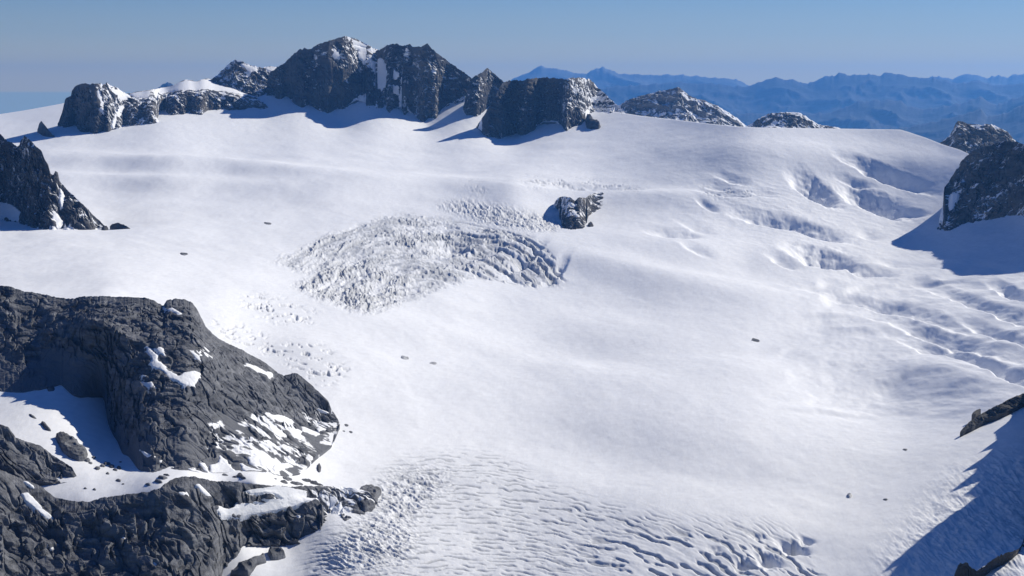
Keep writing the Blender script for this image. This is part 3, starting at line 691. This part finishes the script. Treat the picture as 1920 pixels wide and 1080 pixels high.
rock('rock_buttress', 'grey rock buttress with a cliff band and hanging snow patches in the left foreground', 'rock buttress',
     [(-420,500,2.9),(-100,528,2.894),(0,535,2.892),(15,536,2.891),(30,541,2.891),(45,546,2.891),(60,548,2.89),(80,551,2.888),(100,556,2.88),(115,558,2.871),(133,560,2.86),(150,556,2.849),(180,555,2.83),(210,556,2.815),(240,556,2.8),(255,557,2.797),(275,558,2.794),(290,563,2.792),(300,570,2.79),(306,573,2.79),(312,563,2.79),(330,560,2.79),(345,560,2.79),(360,567,2.79),(370,580,2.79),(380,600,2.79),(385,612,2.79),(398,625,2.793),(410,635,2.796),(430,645,2.8),(455,656,2.807),(475,668,2.813),(495,678,2.819),(510,690,2.822),(520,699,2.824),(532,704,2.826),(548,700,2.828),(557,700,2.83),(568,708,2.83),(580,718,2.83),(592,730,2.83),(605,742,2.828),(615,752,2.823),(622,768,2.82),(633,785,2.815),(637,795,2.81)],
     [(-420,735,0),(0,734,0),(40,736,0),(75,729,0),(115,719,0),(135,738,0),(150,742,0),(195,742,0),(202,792,0),(212,815,0),(222,830,0),(228,850,0),(242,856,0),(252,872,0),(262,886,0),(290,889,0),(315,882,0),(350,887,0),(385,892,0),(440,892,0),(470,886,0),(500,890,0),(540,892,0),(562,888,0),(576,876,0),(592,858,0),(608,846,0),(622,836,0),(632,812,0),(637,797,0)],
     M_NEAR, amp=15, size=44, seed=31, foot=5., blk=.9, ribw=.4, dip=.4, snow_dust=dust(.17, .45, lambda u, v: sstep(330, 420, u) * sstep(740, 800, v)), step=.95, vcell=.95, maxrows=380, scree=.42, patches=UB_P, patch_h=2.4, mid=[(-420,640,2.74),(0,640,2.74),(75,640,2.73),(95,614,2.74),(130,613,2.72),(180,606,2.66),(220,618,2.62),(260,640,2.6),(300,640,2.59),(350,640,2.6),(385,650,2.62),(420,680,2.64),(455,704,2.66),(500,735,2.68),(550,770,2.72),(600,790,2.78),(637,796,2.81)], deep=50, strata=.3, edge_fade=.03)
rock('rock_spur', 'dark rock spur between two snow slopes at the left edge', 'rock spur',
     [(-300,690,2.36),(-50,765,2.33),(0,795,2.32),(15,800,2.32),(30,820,2.32),(50,828,2.32),(75,835,2.33),(100,854,2.33),(120,866,2.32),(135,876,2.31),(143,892,2.3),(156,900,2.29)],
     [(-300,960,2.2),(0,915,2.23),(35,905,2.25),(60,898,2.27),(100,905,2.275),(125,902,2.28),(156,902,2.285)],
     M_NEAR, amp=11, size=36, seed=33, foot=5., blk=.8, ribw=.4, dip=.4, strata=.3, step=.9, vcell=.9, deep=60)
rock('rock_buttress', 'dark lower rock buttress with thin snow gullies in the bottom left corner', 'rock buttress',
     [(-420,830,2.2),(0,880,2.2),(30,893,2.22),(45,898,2.22),(60,904,2.22),(72,908,2.22),(82,914,2.22),(100,930,2.21),(130,937,2.2),(165,941,2.2),(180,936,2.2),(205,930,2.2),(240,925,2.2),(280,922,2.2),(300,915,2.2),(310,906,2.21),(325,898,2.22),(345,893,2.23),(365,893,2.24),(385,898,2.25),(410,902,2.26),(440,903,2.27),(460,906,2.28),(500,910,2.31),(540,912,2.34),(575,911,2.37),(610,912,2.39),(640,912,2.41),(670,917,2.42),(690,923,2.42),(702,936,2.41),(708,942,2.41)],
     [(-420,1250,1.88),(0,1235,1.91),(300,1200,1.97),(380,1140,2.05),(405,1100,2.12),(416,1080,0),(430,1062,0),(448,1046,0),(454,1031,0),(475,1029,0),(530,1030,0),(560,1028,0),(598,1018,0),(604,994,0),(640,986,0),(685,967,0),(702,947,0),(708,944,0)],
     M_NEAR, amp=16, size=44, seed=34, foot=5., blk=.9, ribw=.55, dip=.5, strata=.3, snow_dust=dust(.4, .45, lambda u, v: sstep(400, 450, u) * sstep(985, 950, v)), step=.95, vcell=.95, maxrows=360, scree=0, gul=1.2, deep=60, patch_h=2.4,
     patches=[[(364,906),(374,907),(399,931),(392,936),(376,921)], [(334,922),(345,921),(366,943),(360,946),(346,936)],
              {'p': [(461,920),(485,917),(510,914),(528,905),(528,915),(545,915),(575,920),(570,930),(585,932),(597,937),(560,949),(520,958),(480,967),(440,969),(420,966),(399,943),(408,945),(430,953),(438,952),(440,942),(470,944),(485,950),(475,940),(500,944),(490,936),(530,938),(520,930),(500,925),(470,928)], 'label': 'ragged snowfield on the bench'},
              [(42,897),(54,902),(66,912),(58,914),(48,907)], [(40,925),(52,922),(72,942),(96,966),(84,969),(60,950),(47,940)], [(78,1013),(98,1006),(106,1013),(92,1020)], [(552,967),(566,969),(562,976)], [(224,1004),(238,1011),(230,1013)], [(286,1056),(298,1066),(290,1066)],
              [(605,918),(618,926),(606,924)], [(586,920),(592,924),(590,930)], [(672,930),(684,936),(676,938)]])
# rocks on the snow bench and at the foot of the buttresses
OUT = [
 ('long dark rock rib on the snow bench beside the blue shaded snow', [(104,818),(118,817),(140,825),(152,838),(165,850),(160,862),(148,864),(130,856),(118,846)], 9),
 ('small dark rock on the upper part of the bright snow bench', [(75,793),(84,793),(92,802),(97,809),(86,806)], 5),
 ('thin rock sliver near the top of the bright snow bench', [(52,776),(62,780),(70,787),(60,784)], 3),
 ('rock stub at the top of the bright snow bench', [(88,723),(100,721),(102,728),(90,730)], 4),
 ('flat dark rock on the snow at the bottom edge', [(502,1044),(515,1039),(530,1041),(536,1052),(522,1058),(507,1058)], 8),
 ('long dark rock band at the bottom edge under the flat rock', [(430,1086),(450,1068),(478,1055),(496,1052),(500,1062),(480,1068),(466,1090)], 8),
 ('dark round rock beside the ice pocket at the tip of the lower buttress', [(668,938),(676,916),(696,914),(716,918),(708,936),(700,958),(682,962)], 8),
 ('upright dark rock standing alone on the snow right of the upper buttress', [(596,868),(599,865),(602,872),(601,880),(597,881),(595,875)], 6),
]
for k, (lab, P, h) in enumerate(OUT):
    mound('rock_outcrop', lab, 'rock outcrop', P, M_NEAR, h * .55, 18, 200 + k)
G1 = 'rocks scattered on the snow bench'
scat = [(152,856,5,3),(163,862,6,3),(170,868,4,2),(176,857,4,2),(183,879,5,3),(192,874,5,3),(201,870,6,3),(209,875,6,3),(216,881,5,2.5),(223,878,5,2.5),(202,889,4,2),(222,902,6,2),(230,909,3,1.5),(226,866,3,1.5),(160,917,3,1.5),(178,918,3,1.5),(277,912,5,2),(298,908,8,3),(306,900,9,3),(312,894,6,2),
        (422,895,6,2),(440,899,5,2),(450,896,7,3.5),(456,900,6,3),(538,896,10,3),(533,904,9,3),(556,905,12,3),(575,898,9,2.5),(590,903,10,3),(600,906,8,2),(516,899,3,1.5),(538,916,8,2.5),(548,921,6,2),(560,922,7,2),(541,934,6,2),(649,791,4,2),(657,804,4,2),(645,803,3,1.5)]
for k, (u, v, a, b) in enumerate(scat):
    mound('boulder', 'small dark boulder lying loose on the snow bench below the upper buttress', 'boulder', ell(u, v, a, b, 8, 9, k), M_NEAR, max(1.1, b * .5), 8, 300 + k, G1, step=.6)
for lab, u, v, a, b in [('round grey boulder alone on the open glacier above the big ice holes', 1592, 922, 5, 4), ('tiny boulder alone on the open glacier right of the round boulder', 1660, 932, 4, 2.2),
                        ('thin dark rock lying alone in the middle of the bright glacier', 1416, 623, 9, 2.0), ('small dark stone at the edge of the grey hollow on the right flank', 1697, 838, 5, 2),
                        ('grey ice covered lump on the glacier below the icefall', 759, 667, 8, 3.5), ('flat grey lump right of the ice covered lump below the icefall', 812, 678, 7, 2.2),
                        ('dark mound in place of a faint crevasse streak on the snow plain left of the icefall', 345, 477, 8, 2.5), ('dark mound in place of a faint crevasse streak on the upper snow plain', 503, 419, 8, 2)]:  # both mounds are made up for faint crevasse-like streaks
    mound('boulder', lab, 'boulder', ell(u, v, a, b, 4, 9, 5), M_GREY if 'grey' in lab and 'hollow' not in lab else M_NEAR, max(1.0, b * .42) * (1.6 if v < 500 else 1), 8, int(u), step=.6)
print('rocks', round(time.time() - T0, 1))

# ------------------------------------------------------------------ far ranges and the land between
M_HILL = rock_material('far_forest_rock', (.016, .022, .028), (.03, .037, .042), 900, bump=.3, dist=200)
M_HAZY = rock_material('haze_tinted_rock', (.08, .095, .11), (.11, .125, .135), 900, bump=.3, dist=200)  # paler and bluer than the nearer ranges: haze put into the colour
def hills(name, label, sky, dkm, bot, amp, size, seed, depth=3000., u0=-700, u1=2700, step=2.0, hmat=None):
    us = np.arange(u0, u1 + 1, step)
    P = sorted(sky)
    vt0 = blur(np.interp(us, [p[0] for p in P], [p[1] for p in P]), 8, 0)
    vt = np.interp(us, [p[0] for p in P], [p[1] for p in P]) - 2.6 * (ridge2(us / 26, np.full_like(us, seed * 1.7), 4, seed) - .75)
    nr = 46
    s = np.linspace(0, 1, nr)[:, None]
    d0 = dkm * 1000.
    zb = bot * 1000.
    ct = -(vt - VH) / FPX * d0
    Yr = d0 - depth * (1 - s) * np.ones_like(us)[None]
    ct0 = -(vt0 - VH) / FPX * d0
    Zr = zb + (ct0 - zb) * (s ** .9) + (ct - ct0) * s ** 14
    Xr = (us - U0)[None] / FPX * Yr
    h = ridge3(Xr / size, Yr / size, Zr / (size * 2), 4, seed + 3) - .7
    f = sstep(1.0, .8, s) * sstep(0, .15, s)
    Yr = Yr - h * amp * f * .6; Zr = Zr + h * amp * f * .2
    back = 1.015
    XX = np.vstack([Xr, Xr[-1:] * back]); YY = np.vstack([Yr, Yr[-1:] * back]); ZZ = np.vstack([Zr, np.full((1, len(us)), zb)])
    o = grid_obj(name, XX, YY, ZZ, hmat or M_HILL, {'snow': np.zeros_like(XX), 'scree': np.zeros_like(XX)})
    tag(o, label, 'hills', kind='structure')
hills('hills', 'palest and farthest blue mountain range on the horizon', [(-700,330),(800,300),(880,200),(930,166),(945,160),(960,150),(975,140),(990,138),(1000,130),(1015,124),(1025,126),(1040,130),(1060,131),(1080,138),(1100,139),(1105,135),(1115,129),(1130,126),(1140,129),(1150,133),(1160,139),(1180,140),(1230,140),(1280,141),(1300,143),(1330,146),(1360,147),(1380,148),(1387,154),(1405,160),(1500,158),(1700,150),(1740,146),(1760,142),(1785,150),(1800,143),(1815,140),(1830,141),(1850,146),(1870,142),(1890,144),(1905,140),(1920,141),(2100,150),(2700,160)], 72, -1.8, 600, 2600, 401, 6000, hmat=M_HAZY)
hills('hills', 'mid blue jagged mountain range in front of the palest range', [(-700,260),(800,250),(1000,190),(1100,168),(1180,160),(1230,157),(1280,155),(1310,158),(1340,157),(1380,162),(1400,162),(1420,156),(1440,149),(1455,146),(1470,149),(1485,149),(1500,153),(1515,157),(1530,152),(1540,147),(1550,143),(1565,144),(1573,136),(1590,141),(1620,139),(1650,141),(1660,137),(1672,136),(1680,141),(1700,142),(1740,149),(1750,146),(1775,152),(1800,156),(1820,155),(1835,150),(1850,158),(1880,160),(1920,155),(2200,165),(2700,175)], 57, -1.8, 500, 2000, 402, 6000)
hills('hills', 'deeper blue wooded ridge with a domed crest behind the snow crest', [(-700,240),(1100,228),(1300,212),(1400,214),(1500,214),(1560,211),(1590,200),(1610,190),(1650,188),(1660,186),(1690,190),(1700,200),(1740,205),(1760,200),(1800,194),(1830,185),(1837,180),(1850,190),(1870,196),(1920,178),(2100,190),(2700,220)], 45, -1.8, 400, 1500, 403, 5000)
hills('hills', 'darkest blue ridge closest behind the snow crest', [(-700,290),(1400,262),(1600,250),(1700,238),(1760,226),(1800,216),(1840,205),(1850,217),(1880,214),(1920,196),(2100,200),(2700,240)], 35, -1.8, 300, 1100, 404, 4000)
hills('hills', 'small dark blue peak peeping over the snow ridge on the left', [(-400,240),(200,205),(285,172),(300,163),(306,156),(314,155),(320,157),(327,162),(345,175),(420,210)], 35, -1.8, 250, 700, 405, 3000, -400, 420)
# valley floor to the horizon
gx = np.array([-120000, -30000, -9000, 0, 9000, 30000, 120000.]); gy = np.array([-3000, 2000, 9000, 20000, 45000, 60000, 73500.])
GXX, GYY = np.meshgrid(gx, gy)
o = grid_obj('ground', GXX, GYY, np.full_like(GXX, -1820.), M_HILL, {'snow': np.zeros_like(GXX), 'scree': np.zeros_like(GXX)})
tag(o, 'distant valley floor under the far blue ranges', 'ground', kind='structure')

# ------------------------------------------------------------------ air
HZ_DENS, HZ_COL = 1.4e-5, (.122, .385, .94)
x0, x1, y0, y1, z0, z1 = -125000, 125000, -3500, 74000, -1860, 1080
vs = np.array([(x, y, z) for x in (x0, x1) for y in (y0, y1) for z in (z0, z1)], F32)
fs = np.array([(0, 1, 3, 2), (4, 6, 7, 5), (0, 4, 5, 1), (2, 3, 7, 6), (0, 2, 6, 4), (1, 5, 7, 3)])
hm = bpy.data.materials.new('haze_air'); hm.use_nodes = True
nt = hm.node_tree
for n in list(nt.nodes): nt.nodes.remove(n)
out = nt.nodes.new('ShaderNodeOutputMaterial'); pv = nt.nodes.new('ShaderNodeVolumePrincipled')
pv.inputs['Density'].default_value = HZ_DENS; pv.inputs['Color'].default_value = (*HZ_COL, 1); pv.inputs['Anisotropy'].default_value = 0.5
nt.links.new(pv.outputs[0], out.inputs['Volume'])
hz = mesh_from('haze', vs, fs, hm, smooth=False)
tag(hz, 'thin blue haze over the far ranges', 'haze', kind='stuff')

# ------------------------------------------------------------------ light
AZ, EL = 51.0, 35.0
w = bpy.data.worlds.new('World'); scene.world = w; w.use_nodes = True
nt = w.node_tree; bg = nt.nodes['Background']
sky = nt.nodes.new('ShaderNodeTexSky'); sky.sky_type = 'NISHITA'; sky.sun_disc = False
sky.sun_elevation = math.radians(EL); sky.sun_rotation = math.radians(AZ)
sky.altitude = 3000; sky.air_density = 1.0; sky.dust_density = 0.2; sky.ozone_density = 4.0
tc = nt.nodes.new('ShaderNodeTexCoord'); sx = nt.nodes.new('ShaderNodeSeparateXYZ'); nt.links.new(tc.outputs['Generated'], sx.inputs[0])
tint = ramp(nt, sx.outputs['Z'], [(0.0, (.86, .92, 1.02)), (.05, (.715, .885, 1.075)), (.35, (.50, .90, 1.55))])
for e in tint.color_ramp.elements: e.color = tuple(c * .5 for c in e.color[:3]) + (1,)
m2 = nt.nodes.new('ShaderNodeVectorMath'); m2.operation = 'MULTIPLY'; nt.links.new(sky.outputs[0], m2.inputs[0]); nt.links.new(tint.outputs[0], m2.inputs[1])
m3 = nt.nodes.new('ShaderNodeVectorMath'); m3.operation = 'SCALE'; m3.inputs['Scale'].default_value = 2.0; nt.links.new(m2.outputs[0], m3.inputs[0])
band = ramp(nt, sx.outputs['Z'], [(0.0, (1, 1, 1)), (.008, (.95,) * 3), (.03, (.3,) * 3), (.06, (0, 0, 0))])
fin = mix(nt, band.outputs[0], m3.outputs[0], (10.6, 9.7, 5.6))
lt = nt.nodes.new('ShaderNodeMapRange'); lt.inputs['From Min'].default_value = .0012; lt.inputs['From Max'].default_value = .0002
nt.links.new(sx.outputs['Z'], lt.inputs['Value'])
fin = mix(nt, lt.outputs[0], fin, (7.4, 8.9, 7.0))
nt.links.new(fin, bg.inputs[0]); bg.inputs[1].default_value = .054
L = bpy.data.lights.new('sun', 'SUN'); L.energy = 5.0; L.angle = math.radians(.53); L.color = (1, .94, .81)
so = bpy.data.objects.new('sun', L); COL.objects.link(so)
from mathutils import Vector
sd = Vector((math.sin(math.radians(AZ)) * math.cos(math.radians(EL)), math.cos(math.radians(AZ)) * math.cos(math.radians(EL)), math.sin(math.radians(EL))))
so.rotation_euler = sd.to_track_quat('Z', 'Y').to_euler(); so.location = sd * 500

# ------------------------------------------------------------------ camera
cam = bpy.data.cameras.new('camera'); co = bpy.data.objects.new('camera', cam); COL.objects.link(co)
cam.sensor_width = 36; cam.lens = 36 * FPX / 1920; cam.shift_y = -(540 - VH) / 1920
cam.clip_start = 1.0; cam.clip_end = 250000
co.rotation_euler = (math.radians(90), 0, 0)
scene.camera = co
scene.view_settings.view_transform = 'Standard'; scene.view_settings.look = 'None'; scene.view_settings.exposure = .13; scene.view_settings.gamma = 1
scene.cycles.max_bounces = 6; scene.cycles.volume_bounces = 1
print('done', round(time.time() - T0, 1))
